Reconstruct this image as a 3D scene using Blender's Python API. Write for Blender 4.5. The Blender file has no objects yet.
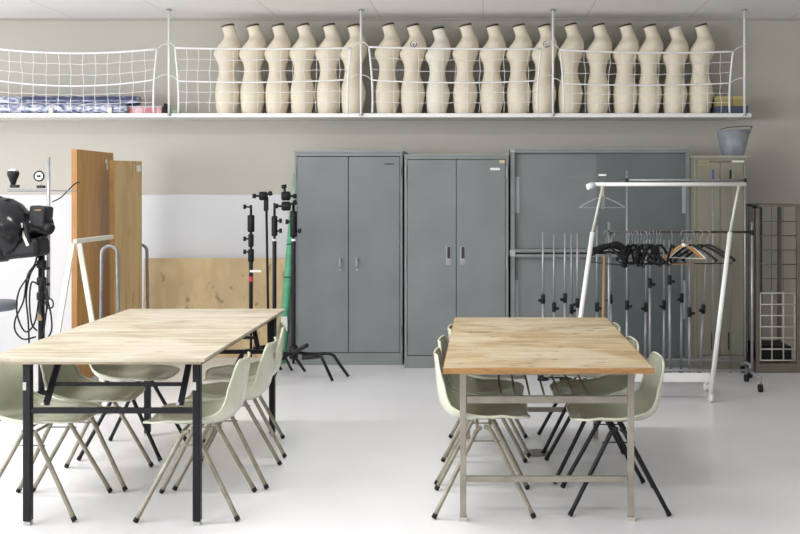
import bpy, math, random
from mathutils import Vector, Matrix
PI = math.pi
random.seed(7)
S = bpy.context.scene
COL = S.collection
CH = 1.49            # camera height
F = 1000.0           # focal length in pixels at 800 wide
def X(px, d): return (px - 483.0) / F * d
def Z(py, d): return CH - (py - 187.0) / F * d
def V(px, py, d): return Vector((X(px, d), d, Z(py, d)))

# ------------------------------------------------------------------ materials
MATS = {}
def mat(name, col, rough=0.5, metal=0.0, noise=0.0, nscale=8.0, stretch=(1, 1, 1), bump=0.0, bscale=None,
        coat=0.0, col2=None, detail=4.0, lo=0.35, hi=0.65, trans=0.0):
    if name in MATS: return MATS[name]
    m = bpy.data.materials.new(name); m.use_nodes = True
    nt = m.node_tree; b = nt.nodes['Principled BSDF']
    b.inputs['Base Color'].default_value = (*col, 1)
    b.inputs['Roughness'].default_value = rough
    b.inputs['Metallic'].default_value = metal
    b.inputs['Coat Weight'].default_value = coat
    b.inputs['Transmission Weight'].default_value = trans
    tc = nt.nodes.new('ShaderNodeTexCoord'); mp = nt.nodes.new('ShaderNodeMapping')
    mp.inputs['Scale'].default_value = stretch
    nt.links.new(tc.outputs['Object'], mp.inputs['Vector'])
    if noise > 0 or col2:
        n = nt.nodes.new('ShaderNodeTexNoise'); n.inputs['Scale'].default_value = nscale; n.inputs['Detail'].default_value = detail
        nt.links.new(mp.outputs['Vector'], n.inputs['Vector'])
        r = nt.nodes.new('ShaderNodeValToRGB')
        r.color_ramp.elements[0].position = lo; r.color_ramp.elements[1].position = hi
        c2 = col2 or tuple(min(1, c * (1 - noise)) for c in col)
        r.color_ramp.elements[0].color = (*c2, 1); r.color_ramp.elements[1].color = (*col, 1)
        nt.links.new(n.outputs['Fac'], r.inputs['Fac']); nt.links.new(r.outputs['Color'], b.inputs['Base Color'])
    if bump > 0:
        n2 = nt.nodes.new('ShaderNodeTexNoise'); n2.inputs['Scale'].default_value = bscale or nscale * 3; n2.inputs['Detail'].default_value = 5
        nt.links.new(mp.outputs['Vector'], n2.inputs['Vector'])
        bp = nt.nodes.new('ShaderNodeBump'); bp.inputs['Strength'].default_value = bump; bp.inputs['Distance'].default_value = 0.01
        nt.links.new(n2.outputs['Fac'], bp.inputs['Height']); nt.links.new(bp.outputs['Normal'], b.inputs['Normal'])
    MATS[name] = m; return m

def sl(r, g, b):   # sRGB 0..255 -> linear
    f = lambda c: (c / 255) / 12.92 if c / 255 <= 0.04045 else ((c / 255 + 0.055) / 1.055) ** 2.4
    return (f(r), f(g), f(b))

# ------------------------------------------------------------------ mesh helper
class MB:
    def __init__(s): s.v = []; s.f = []
    def add(s, vs, fs):
        o = len(s.v); s.v += [tuple(v) for v in vs]; s.f += [tuple(i + o for i in f) for f in fs]; return s
    def box(s, c, d, rot=None):
        hx, hy, hz = d[0] / 2, d[1] / 2, d[2] / 2; c = Vector(c)
        vs = [Vector((x, y, z)) for x in (-hx, hx) for y in (-hy, hy) for z in (-hz, hz)]
        if rot is not None: vs = [rot @ v for v in vs]
        return s.add([v + c for v in vs], [(0, 1, 3, 2), (4, 6, 7, 5), (0, 4, 5, 1), (2, 3, 7, 6), (0, 2, 6, 4), (1, 5, 7, 3)])
    def bx(s, x0, x1, y0, y1, z0, z1):
        return s.box(((x0 + x1) / 2, (y0 + y1) / 2, (z0 + z1) / 2), (x1 - x0, y1 - y0, z1 - z0))
    def bar(s, a, b, w, h, up=(0, 0, 1)):     # square bar from a to b
        a, b = Vector(a), Vector(b); t = (b - a).normalized(); u = Vector(up)
        if abs(t.dot(u)) > 0.95: u = Vector((0, 1, 0))
        sd = t.cross(u).normalized(); u = sd.cross(t)
        R = Matrix((sd, t, u)).transposed()
        return s.box((a + b) / 2, (w, (b - a).length, h), R)
    def tube(s, pts, r, n=10, closed=False):
        P = [Vector(p) for p in pts]; N = len(P)
        rs = r if isinstance(r, (list, tuple)) else [r] * N
        tans = []
        for i in range(N):
            if closed: t = P[(i + 1) % N] - P[i - 1]
            else: t = P[min(i + 1, N - 1)] - P[max(i - 1, 0)]
            tans.append(t.normalized() if t.length > 1e-9 else Vector((0, 0, 1)))
        t0 = tans[0]; u = Vector((0, 0, 1)) if abs(t0.z) < 0.9 else Vector((1, 0, 0))
        nr = (u - t0 * u.dot(t0)).normalized(); vs = []
        for i in range(N):
            t = tans[i]; nr = nr - t * nr.dot(t)
            nr = nr.normalized() if nr.length > 1e-6 else t.orthogonal().normalized()
            bn = t.cross(nr)
            for k in range(n):
                a = 2 * PI * k / n
                vs.append(P[i] + (nr * math.cos(a) + bn * math.sin(a)) * rs[i])
        fs = []
        for i in range(N if closed else N - 1):
            j = (i + 1) % N
            for k in range(n):
                k2 = (k + 1) % n
                fs.append((i * n + k, i * n + k2, j * n + k2, j * n + k))
        if not closed:
            fs.append(tuple(range(n - 1, -1, -1))); fs.append(tuple((N - 1) * n + k for k in range(n)))
        return s.add(vs, fs)
    def cyl(s, a, b, r, n=14, r2=None): return s.tube([a, b], [r, r if r2 is None else r2], n)
    def lathe(s, prof, o=(0, 0, 0), axis=(0, 0, 1), n=28, cap=True):   # prof: (radius, height)
        ax = Vector(axis).normalized(); e1 = ax.orthogonal().normalized(); e2 = ax.cross(e1); o = Vector(o); vs = []; fs = []
        for (r, h) in prof:
            for k in range(n):
                a = 2 * PI * k / n; vs.append(o + ax * h + (e1 * math.cos(a) + e2 * math.sin(a)) * max(r, 1e-4))
        for i in range(len(prof) - 1):
            for k in range(n):
                k2 = (k + 1) % n; fs.append((i * n + k, i * n + k2, (i + 1) * n + k2, (i + 1) * n + k))
        if cap: fs.append(tuple(range(n - 1, -1, -1))); fs.append(tuple((len(prof) - 1) * n + k for k in range(n)))
        return s.add(vs, fs)
    def build(s, name, m, parent=None, smooth=False, bevel=0.0, sub=0, solid=0.0, loc=None):
        me = bpy.data.meshes.new(name); me.from_pydata(s.v, [], s.f); me.update()
        o = bpy.data.objects.new(name, me); COL.objects.link(o)
        me.materials.append(m)
        if smooth:
            for p in me.polygons: p.use_smooth = len(p.vertices) <= 4
        if solid:
            q = o.modifiers.new('s', 'SOLIDIFY'); q.thickness = solid; q.offset = 0
        if bevel:
            q = o.modifiers.new('b', 'BEVEL'); q.width = bevel; q.segments = 2; q.limit_method = 'ANGLE'
        if sub:
            q = o.modifiers.new('u', 'SUBSURF'); q.levels = sub; q.render_levels = sub
        if parent is not None: o.parent = parent
        if loc is not None: o.location = loc
        return o

def crom(pts, k=6, closed=False):
    P = [Vector(p) for p in pts]; out = []; N = len(P)
    for i in range(N if closed else N - 1):
        g = (lambda j: P[j % N]) if closed else (lambda j: P[min(max(j, 0), N - 1)])
        a, b, c, d = g(i - 1), g(i), g(i + 1), g(i + 2)
        for j in range(k):
            t = j / k
            out.append(0.5 * ((2 * b) + (c - a) * t + (2 * a - 5 * b + 4 * c - d) * t * t + (3 * b - a - 3 * c + d) * t ** 3))
    if not closed: out.append(P[-1])
    return out

def tag(o, label, cat=None, group=None, kind=None):
    if label: o['label'] = label
    if cat: o['category'] = cat
    if group: o['group'] = group
    if kind: o['kind'] = kind
    return o
def thing(name, label, cat, loc=(0, 0, 0), rz=0.0, group=None):
    o = bpy.data.objects.new(name, None); COL.objects.link(o); o.empty_display_size = 0.1
    o.location = loc; o.rotation_euler = (0, 0, rz)
    return tag(o, label, cat, group)
def struct(name, mb, m, **k):
    o = mb.build(name, m, **k); o['kind'] = 'structure'; return o
def kids(o): return [c for c in COL.objects if c.parent == o]
def copy_tree(o, parent=None):
    c = o.copy(); COL.objects.link(c)
    if parent is not None: c.parent = parent
    for ch in kids(o): copy_tree(ch, c)
    return c
def dup(o, loc, rz, label):
    c = copy_tree(o); c.location = loc; c.rotation_euler = (0, 0, rz); c['label'] = label; return c

black = mat('black_plastic', (0.012, 0.012, 0.014), 0.45)
blackmetal = mat('black_metal', (0.009, 0.009, 0.012), 0.4, noise=0.3, nscale=20)
rubber = mat('black_rubber', (0.015, 0.015, 0.015), 0.7)
chrome = mat('chrome', (0.36, 0.36, 0.385), 0.35, 0.45, noise=0.15, nscale=25)
white = mat('white_paint', (0.80, 0.80, 0.79), 0.4)
whitepl = mat('white_plastic', (0.75, 0.75, 0.74), 0.45)
for _m in (black, blackmetal, rubber): _m.node_tree.nodes['Principled BSDF'].inputs['Specular IOR Level'].default_value = 0.22
paper = mat('paper_label', (0.75, 0.74, 0.70), 0.7)

# ------------------------------------------------------------------ room
WD = 8.9      # back wall depth
CZ = 2.992    # ceiling
def floor_mat():
    m = mat('floor_paint', sl(224, 223, 226), 0.17, noise=0.055, nscale=0.9, detail=6)
    nt = m.node_tree; b = nt.nodes['Principled BSDF']
    n = nt.nodes.new('ShaderNodeTexNoise'); n.inputs['Scale'].default_value = 2.5; n.inputs['Detail'].default_value = 6
    r = nt.nodes.new('ShaderNodeMapRange'); r.inputs['To Min'].default_value = 0.20; r.inputs['To Max'].default_value = 0.30
    tc = nt.nodes.new('ShaderNodeTexCoord'); nt.links.new(tc.outputs['Object'], n.inputs['Vector'])
    nt.links.new(n.outputs['Fac'], r.inputs['Value']); nt.links.new(r.outputs['Result'], b.inputs['Roughness'])
    return m
struct('floor', MB().bx(-6.5, 5.5, -4.5, WD + 0.2, -0.1, 0.0), floor_mat())
def wall_mat():
    m = mat('back_wall_paint', (1, 1, 1), 0.75, bump=0.06, bscale=30)
    nt = m.node_tree; b = nt.nodes['Principled BSDF']
    tc = nt.nodes.new('ShaderNodeTexCoord'); sp = nt.nodes.new('ShaderNodeSeparateXYZ')
    nt.links.new(tc.outputs['Object'], sp.inputs[0])
    def step(sock, val, op):
        a = nt.nodes.new('ShaderNodeMath'); a.operation = op; a.inputs[1].default_value = val
        nt.links.new(sock, a.inputs[0]); return a
    n = nt.nodes.new('ShaderNodeTexNoise'); n.inputs['Scale'].default_value = 3; nt.links.new(tc.outputs['Object'], n.inputs['Vector'])
    q = nt.nodes.new('ShaderNodeMath'); q.operation = 'MULTIPLY_ADD'; q.inputs[1].default_value = 0.02
    nt.links.new(n.outputs['Fac'], q.inputs[0]); nt.links.new(sp.outputs['Z'], q.inputs[2])
    a = step(q.outputs[0], 1.43, 'LESS_THAN'); c = step(sp.outputs['X'], -0.9, 'LESS_THAN')
    d = nt.nodes.new('ShaderNodeMath'); d.operation = 'MULTIPLY'; nt.links.new(a.outputs[0], d.inputs[0]); nt.links.new(c.outputs[0], d.inputs[1])
    mx = nt.nodes.new('ShaderNodeMix'); mx.data_type = 'RGBA'
    mx.inputs['A'].default_value = (*sl(184, 181, 172), 1); mx.inputs['B'].default_value = (*sl(212, 213, 216), 1)
    nt.links.new(d.outputs[0], mx.inputs['Factor']); nt.links.new(mx.outputs['Result'], b.inputs['Base Color'])
    return m
struct('wall_back', MB().bx(-6.5, 5.5, WD, WD + 0.2, 0, CZ + 0.1), wall_mat())
def ceil_mat():
    m = mat('ceiling_tile', (0.7, 0.7, 0.69), 0.85, bump=0.25, bscale=60)
    nt = m.node_tree; b = nt.nodes['Principled BSDF']
    tc = nt.nodes.new('ShaderNodeTexCoord'); br = nt.nodes.new('ShaderNodeTexBrick')
    br.offset = 0.0; br.inputs['Scale'].default_value = 1.0
    br.inputs['Brick Width'].default_value = 0.91; br.inputs['Row Height'].default_value = 0.91
    br.inputs['Mortar Size'].default_value = 0.004
    br.inputs['Color1'].default_value = (*sl(242, 241, 239), 1); br.inputs['Color2'].default_value = (*sl(239, 238, 236), 1)
    br.inputs['Mortar'].default_value = (*sl(206, 204, 201), 1)
    nt.links.new(tc.outputs['Object'], br.inputs['Vector']); nt.links.new(br.outputs['Color'], b.inputs['Base Color'])
    return m
struct('ceiling', MB().bx(-6.5, 5.5, -4.5, WD + 0.2, CZ, CZ + 0.1), ceil_mat())
wallw = mat('side_wall_paint', sl(200, 197, 190), 0.8, bump=0.05, bscale=30)
struct('wall_right', MB().bx(5.3, 5.5, -4.5, WD, 0, CZ), wallw)
# left wall with a long window band, outside the frame
wl = MB(); wl.bx(-6.5, -6.3, -4.5, WD, 0, 0.9); wl.bx(-6.5, -6.3, -4.5, WD, 2.5, CZ)
for (a, b_) in ((-4.5, -3.5), (0.4, 0.9), (4.4, 4.9), (8.0, WD)): wl.bx(-6.5, -6.3, a, b_, 0.9, 2.5)
struct('wall_left', wl, wallw)
for i, (a, b_) in enumerate(((-3.5, 0.4), (0.9, 4.4), (4.9, 8.0))):
    w = MB()
    for y in (a + .02, (a + b_) / 2, b_ - .02): w.bx(-6.42, -6.38, y - .02, y + .02, 0.9, 2.5)
    for z in (0.92, 2.48): w.bx(-6.42, -6.38, a, b_, z - .02, z + .02)
    struct('window_%d' % (i + 1), w, white)
struct('trim_ceiling', MB().bx(-6.5, 5.5, WD - 0.012, WD, CZ - 0.022, CZ), mat('trim_paint', sl(168, 164, 156), 0.7))
tag(MB().lathe([(0.0, 0.0), (0.076, 0.0), (0.076, 0.004), (0.066, 0.006), (0.0, 0.006)], cap=False).build('floor_drain', mat('drain_metal', (0.2, 0.195, 0.19), 0.5, 0.1), loc=(X(537, 5.6), 5.6, 0)),
    'small round dark metal drain cover in the white floor under the right table', 'drain')

# ------------------------------------------------------------------ tables
def wood(name, c1, c2, c3, stain, sx, sy, blotch=0.6):
    m = bpy.data.materials.new(name); m.use_nodes = True; nt = m.node_tree; b = nt.nodes['Principled BSDF']
    b.inputs['Roughness'].default_value = 0.5
    tc = nt.nodes.new('ShaderNodeTexCoord')
    def noise(sc, scale, det=5, dist=0.0):
        mp = nt.nodes.new('ShaderNodeMapping'); mp.inputs['Scale'].default_value = sc
        nt.links.new(tc.outputs['Object'], mp.inputs['Vector'])
        n = nt.nodes.new('ShaderNodeTexNoise'); n.inputs['Scale'].default_value = scale; n.inputs['Detail'].default_value = det; n.inputs['Distortion'].default_value = dist
        nt.links.new(mp.outputs['Vector'], n.inputs['Vector']); return n.outputs['Fac']
    def ramp(f, p0, p1, a, c):
        r = nt.nodes.new('ShaderNodeValToRGB'); e = r.color_ramp.elements
        e[0].position = p0; e[1].position = p1; e[0].color = (*a, 1); e[1].color = (*c, 1); nt.links.new(f, r.inputs['Fac']); return r.outputs['Color']
    def mix(f, a, c, mode='MIX'):
        x = nt.nodes.new('ShaderNodeMix'); x.data_type = 'RGBA'; x.blend_type = mode
        if isinstance(f, float): x.inputs['Factor'].default_value = f
        else: nt.links.new(f, x.inputs['Factor'])
        nt.links.new(a, x.inputs['A']); nt.links.new(c, x.inputs['B']); return x.outputs['Result']
    base = ramp(noise((sx, sy, 1), 3.0, 8, 0.8), 0.40, 0.60, c2, c1)
    big = ramp(noise((1, 1.6, 1), 2.2, 4, 0.5), 0.42, 0.62, (0, 0, 0), (1, 1, 1))
    rgb = nt.nodes.new('ShaderNodeRGB'); rgb.outputs[0].default_value = (*c3, 1)
    ml = nt.nodes.new('ShaderNodeMath'); ml.operation = 'MULTIPLY'; ml.inputs[1].default_value = blotch
    nt.links.new(big, ml.inputs[0])
    c = mix(ml.outputs[0], base, rgb.outputs[0])
    st = ramp(noise((1.5, 4.5, 1), 6.5, 8, 1.0), 0.61, 0.68, (0, 0, 0), (1, 1, 1))
    r2 = nt.nodes.new('ShaderNodeRGB'); r2.outputs[0].default_value = (*stain, 1)
    m2 = nt.nodes.new('ShaderNodeMath'); m2.operation = 'MULTIPLY'; m2.inputs[1].default_value = 0.7; nt.links.new(st, m2.inputs[0])
    c = mix(m2.outputs[0], c, r2.outputs[0])
    nt.links.new(c, b.inputs['Base Color'])
    bp = nt.nodes.new('ShaderNodeBump'); bp.inputs['Strength'].default_value = 0.15; bp.inputs['Distance'].default_value = 0.004
    nt.links.new(noise((sx, sy, 1), 12.0), bp.inputs['Height']); nt.links.new(bp.outputs['Normal'], b.inputs['Normal'])
    return m
wood_pale = wood('pale_plywood_top', sl(182, 174, 156), sl(150, 138, 117), sl(192, 187, 173), sl(142, 124, 100), 0.9, 8, 0.55)
wood_tan = wood('worn_tan_plywood', sl(182, 162, 126), sl(156, 134, 98), sl(196, 187, 164), sl(92, 78, 62), 1.2, 7, 0.6)
edge_orange = mat('orange_wood_edge', sl(166, 124, 74), 0.5, noise=0.35, nscale=10, stretch=(2, 2, 14))
edge_pale = mat('pale_wood_edge', sl(170, 156, 132), 0.6, noise=0.3, nscale=10, stretch=(2, 2, 20))
taupe = mat('taupe_steel', sl(148, 142, 130), 0.4, 0.1, noise=0.25, nscale=9)
darkrod = mat('brown_rod', sl(98, 88, 70), 0.5)

# right table
def right_table():
    x0, x1, y0, y1 = -0.172, 0.735, 4.29, 5.96; cx, cy = (x0 + x1) / 2, (y0 + y1) / 2
    t = thing('work_table', 'worn tan plywood topped table on taupe square steel legs, right of the two tables', 'table', (cx, cy, 0))
    w, l = (x1 - x0) / 2, (y1 - y0) / 2
    top = MB().bx(-w + .004, w - .004, -l + .004, l - .004, 0.690, 0.7135).build('tabletop', wood_tan, t, bevel=0.0015)
    e = MB(); e.bx(-w, w, -l, -l + .004, .688, .712); e.bx(-w, w, l - .004, l, .688, .712)
    e.bx(-w, -w + .004, -l + .004, l - .004, .688, .712); e.bx(w - .004, w, -l + .004, l - .004, .688, .712)
    tag(e.build('edge_band', edge_orange, top), 'orange-brown wooden edge')
    lx0, lx1 = -0.089 - cx, 0.66 - cx; ly0, ly1 = 4.47 - cy, 5.86 - cy
    for x in (lx0, lx1):
        for y in (ly0, ly1):
            g = MB().box((x, y, 0.353), (0.028, 0.028, 0.666)).build('leg', taupe, t, bevel=.002)
            MB().box((x, y, 0.009), (0.034, 0.034, 0.018)).build('foot_cap', mat('pale_cap', (.45, .43, .38), .5), g)
    for y in (ly0, ly1):
        MB().box(((lx0 + lx1) / 2, y, 0.541), (lx1 - lx0 - .03, .022, .032)).build('shelf_rail', taupe, t, bevel=.002)
        MB().box(((lx0 + lx1) / 2, y, 0.186), (lx1 - lx0 - .03, .022, .025)).build('foot_rail', taupe, t, bevel=.002)
        MB().box(((lx0 + lx1) / 2, y, 0.669), (lx1 - lx0 - .03, .022, .035)).build('top_rail', taupe, t, bevel=.002)
    for x in (lx0, lx1):
        MB().box((x, (ly0 + ly1) / 2, 0.669), (.022, ly1 - ly0 - .03, .035)).build('top_rail', taupe, t, bevel=.002)
    for k in range(7):
        x = -0.217 + 0.0655 * k + 0.012
        MB().tube([(x, ly0 + .008, 0.563), (x, ly1 - .008, 0.563)], 0.005, 8).build('shelf_rod', darkrod, t, smooth=True)
right_table()

def left_table():
    x0, x1, y0, y1 = -2.15, -1.20, 4.31, 6.08; cx, cy = (x0 + x1) / 2, (y0 + y1) / 2
    t = thing('work_table', 'pale plywood topped table on black steel legs, left of the two tables', 'table', (cx, cy, 0))
    w, l = (x1 - x0) / 2, (y1 - y0) / 2
    top = MB().bx(-w, w, -l, l, 0.735, 0.75).build('tabletop', wood_pale, t, bevel=0.0015)
    e = MB(); e.bx(-w + .02, w - .02, -l + .015, l - .015, .723, .735); tag(e.build('under_board', edge_pale, top), 'brown board layer under the pale top')
    lx0, lx1 = -2.006 - cx, -1.26 - cx; ly0, ly1 = 4.41 - cy, 5.98 - cy
    for x in (lx0, lx1):
        for y in (ly0, ly1):
            g = MB().box((x, y, 0.3715), (0.034, 0.034, 0.703)).build('leg', blackmetal, t, bevel=.003)
            MB().box((x, y, 0.008), (0.028, 0.028, 0.016)).build('foot_cap', mat('grey_cap', sl(170,170,165), .5), g)
            if y == ly0: MB().box((x - .008, y - .018, 0.615), (0.015, 0.002, 0.035)).build('sticker', mat('grey_sticker', sl(170,170,164), .6), g)
    for y, sgn in ((ly0, 1), (ly1, -1)):
        MB().box(((lx0 + lx1) / 2, y, 0.505), (lx1 - lx0 - .034, .024, .024)).build('frame_rail', blackmetal, t, bevel=.002)
        for x in (lx0 + .07, lx1 - .08):
            b = MB().bar((x, y + sgn * .02, 0.525), (x, y + sgn * .17, 0.716), .026, .012, up=(0, -sgn, 1)).build('folding_brace', blackmetal, t)
            MB().cyl((x - .006, y + sgn * .005, .535), (x - .006, y + sgn * -.004, .535), .008).build('bolt', chrome, b)
        MB().bar((lx0 + .07, y + sgn * .09, 0.603), (lx1 - .08, y + sgn * .09, 0.603), .016, .016).build('brace_bar', blackmetal, t)
    for x in (lx0, lx1):
        MB().box((x, (ly0 + ly1) / 2, 0.712), (.024, ly1 - ly0 - .03, .022)).build('top_rail', blackmetal, t, bevel=.002)
left_table()

# ------------------------------------------------------------------ chairs
shell_mat = mat('cream_green_plastic', sl(204, 207, 186), 0.2, noise=0.10, nscale=5, coat=0.25)
leg_tan = mat('olive_grey_tube', sl(148, 143, 126), 0.4, 0.1, noise=0.3, nscale=14)
leg_black = mat('black_tube', (0.010, 0.010, 0.013), 0.35); leg_black.node_tree.nodes['Principled BSDF'].inputs['Specular IOR Level'].default_value = 0.25
def make_shell():
    prof = crom([(-.228, 0, .698), (-.224, 0, .65), (-.219, 0, .60), (-.211, 0, .53), (-.192, 0, .466), (-.148, 0, .427), (-.09, 0, .415), (-.03, 0, .412),
                 (.06, 0, .417), (.13, 0, .427), (.178, 0, .434), (.205, 0, .424)], 5)
    prof = [Vector((p.x, p.y, p.z - .008 * min(1, max(0, (.62 - p.z) / .1)))) for p in prof]
    L = [0]
    for i in range(1, len(prof)): L.append(L[-1] + (prof[i] - prof[i - 1]).length)
    T = L[-1]; NU = 18; vs = []; rows = []
    # denser rows close to the two ends for round corners
    ss = [0, .006, .015, .03, .05] + [.08 + (T - .16) * k / 24 for k in range(25)] + [T - .05, T - .03, T - .015, T - .006, T]
    for s in ss:
        i = max(j for j in range(len(L)) if L[j] <= s + 1e-9); i = min(i, len(L) - 2)
        f = (s - L[i]) / (L[i + 1] - L[i]); p = prof[i].lerp(prof[i + 1], f); t = (prof[i + 1] - prof[i]).normalized()
        nrm = Vector((-t.z, 0, t.x))
        if s < 0.34: w = .190 + .025 * (s / .34)
        else: w = .213 - .012 * ((s - .34) / (T - .34))
        r = .085
        for e in (s, T - s):
            if e < r: w = min(w, w - r + math.sqrt(max(0, r * r - (r - e) ** 2)))
        cu = .036 + .026 * math.exp(-((s - .30) / .12) ** 2)
        if T - s < .12: cu *= max(.35, (T - s) / .12)
        cu *= min(1, .42 + s / .12 * .58)
        row = []
        for k in range(NU + 1):
            u = -1 + 2 * k / NU
            c = cu * abs(u) ** 2.6
            # a softly scooped top edge
            dz = -.006 * (1 - abs(u)) if s < .02 else 0
            row.append(p + nrm * c + Vector((0, u * w, dz)))
        rows.append(row)
    if (rows[20][9] - rows[20][0]).z > 0:   # make sure edges lift towards the sitter
        pass
    m = MB(); n = NU + 1
    m.add([v for r in rows for v in r], [(i * n + k, i * n + k + 1, (i + 1) * n + k + 1, (i + 1) * n + k) for i in range(len(rows) - 1) for k in range(NU)])
    border = rows[0] + [r[-1] for r in rows[1:]] + rows[-1][::-1][1:] + [r[0] for r in rows[::-1]][1:-1]
    return m, border
def make_chair(lm, label, group):
    t = thing('stacking_chair', label, 'chair', group=group)
    m, border = make_shell()
    sh = m.build('seat_shell', shell_mat, t, smooth=True, solid=.005)
    MB().tube(border, .006, 8, closed=True).build('rolled_rim', shell_mat, sh, smooth=True)
    for sx in (-1, 1):
        for sy in (-1, 1):
            foot = Vector((sx * .222, sy * .213, .012)); knee = Vector((sx * .034, sy * .165, .372)); top = Vector((sx * .012, sy * .16, .389))
            pts = [foot, foot.lerp(knee, .5), foot.lerp(knee, .9), knee, top + Vector((sx * .008, 0, -.006)), top]
            if sx > 0: pts.append(Vector((0, sy * .16, .390)))
            g = MB().tube(crom(pts, 3), .0105, 10).build('leg', lm, t, smooth=True)
            d = (knee - foot).normalized()
            MB().cyl(foot - d * .008, foot + d * .012, .0118, 12).build('foot_cap', rubber, g, smooth=True)
    fr = MB()
    for sx in (-.03, .03): fr.tube([(sx, -.165, .392), (sx, .165, .392)], .007, 8)
    fr.build('seat_frame', lm, t, smooth=True)
    MB().tube([(-.075, -.172, .33), (.075, -.172, .33)], .0035, 6).build('side_wire', lm, t, smooth=True)
    MB().tube([(-.075, .172, .33), (.075, .172, .33)], .0035, 6).build('side_wire', lm, t, smooth=True)
    return t
G = 'cream green stacking chairs around the two tables'
chA = make_chair(leg_tan, '', G); chB = make_chair(leg_black, '', G)
spots = [
 ('A', 0.0, 4.705, 0.02, 'cream-green plastic chair with olive-grey legs, nearest on the left side of the tan right table'),
 ('A', -0.002, 5.20, -0.04, 'cream-green plastic chair with olive-grey legs, middle of three left of the tan right table'),
 ('A', 0.030, 5.72, 0.0, 'cream-green plastic chair with olive-grey legs, farthest on the left side of the tan right table'),
 ('B', 0.618, 4.735, PI, 'cream-green plastic chair with black legs, nearest on the right side of the tan right table'),
 ('B', 0.575, 5.235, PI + .03, 'cream-green plastic chair with black legs, middle of three right of the tan right table'),
 ('B', 0.560, 5.79, PI, 'cream-green plastic chair with black legs, farthest on the right side of the tan right table'),
 ('A', -2.04, 4.66, 0.0, 'cream-green plastic chair cut by the left photo edge, nearest left of the pale table'),
 ('A', -1.98, 5.10, 0.03, 'cream-green plastic chair with olive-grey legs, middle of three left of the pale table'),
 ('B', -1.97, 5.65, -0.03, 'cream-green plastic chair with black legs, farthest on the left side of the pale left table'),
 ('A', -1.328, 4.66, PI + .05, 'cream-green plastic chair with olive-grey legs, nearest on the right side of the pale table'),
 ('A', -1.30, 5.13, PI + .05, 'cream-green plastic chair with tan sticker on its back, middle one right of the pale table'),
 ('A', -1.355, 5.66, PI + .22, 'cream-green plastic chair with olive-grey legs, farthest on the right side of the pale table'),
]
used = set(); chairs = []
for k, x, y, rz, lab in spots:
    src = chA if k == 'A' else chB
    if k not in used:
        used.add(k); src.location = (x, y, 0); src.rotation_euler = (0, 0, rz); src['label'] = lab; chairs.append(src)
    else: chairs.append(dup(src, (x, y, 0), rz, lab))
    chairs[-1].scale = (1, 1, 1.025 if y == 4.705 else .985 if y in (5.72, 4.735, 5.235, 5.79) else 1.0)
for i in (10,):
    tag(MB().box((-.2275, -.03, .62), (.002, .03, .04), Matrix.Rotation(-.14, 3, 'Y')).build('back_sticker', mat('tan_sticker', sl(180, 160, 130), .7), chairs[i]), 'small tan square sticker')

# ------------------------------------------------------------------ cabinets
def steel(name, c): return mat(name, c, 0.40, 0.0, noise=0.12, nscale=2.5, detail=5, bump=0.02, bscale=6)
grey = steel('grey_green_steel', sl(124, 130, 130)); grey2 = steel('grey_steel_door', sl(117, 123, 124)); greyt = steel('pale_steel_top', sl(142, 147, 148))
slot = mat('dark_slot', (0.02, 0.02, 0.02), 0.6)
def cab_a():
    d = 8.37; x0, x1 = X(294.5, d), X(402.5, d); zt = Z(152, d); w = x1 - x0; dp = .50; cx = (x0 + x1) / 2
    t = thing('steel_cabinet', 'tall grey two-door steel cabinet with small chrome knob handles, leftmost of the cabinets', 'cabinet', (cx, d, 0))
    m = MB(); m.bx(-w / 2, -w / 2 + .02, 0, dp, 0.0, zt - .0); m.bx(w / 2 - .02, w / 2, 0, dp, 0.0, zt)
    m.bx(-w / 2 + .02, w / 2 - .02, dp - .02, dp, 0, zt); m.bx(-w / 2 + .02, w / 2 - .02, 0, dp - .02, 0, .10); m.bx(-w / 2 + .02, w / 2 - .02, 0, dp - .02, zt - .035, zt)
    m.build('body', grey, t, bevel=.002)
    MB().bx(-w / 2 - .006, w / 2 + .006, -.008, dp, zt, zt + .012).build('top_rim', greyt, t)
    for s in (-1, 1):
        a, b = (-w / 2 + .023, -.0025) if s < 0 else (.0025, w / 2 - .023)
        dr = MB().bx(a, b, -.004, .018, .105, zt - .04).build('door', grey2, t, bevel=.004)
        hx = -.068 if s < 0 else .072; hz = Z(262, d)
        h = MB(); h.lathe([(.011, 0), (.011, .01), (.007, .014), (.007, .03)], (hx, -.004, hz + .02), (0, -1, 0), 14)
        h.box((hx, -.034, hz - .0), (.014, .008, .075)); h.build('handle', chrome, dr, bevel=.002)
        MB().lathe([(.011, 0), (.011, .008)], (hx, -.004, hz - .065), (0, -1, 0), 14).build('keyhole', chrome, dr, smooth=True)
        for z in (zt - .2, .25): MB().cyl((s * (w / 2 - .015), -.006, z), (s * (w / 2 - .015), -.006, z + .07), .006).build('hinge', grey, dr)
    MB().box((w / 2 - .11, -.006, Z(164, d)), (.08, .003, .012)).build('name_plate', mat('dark_plate', sl(60, 60, 62), .5), t)
cab_a()
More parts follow.
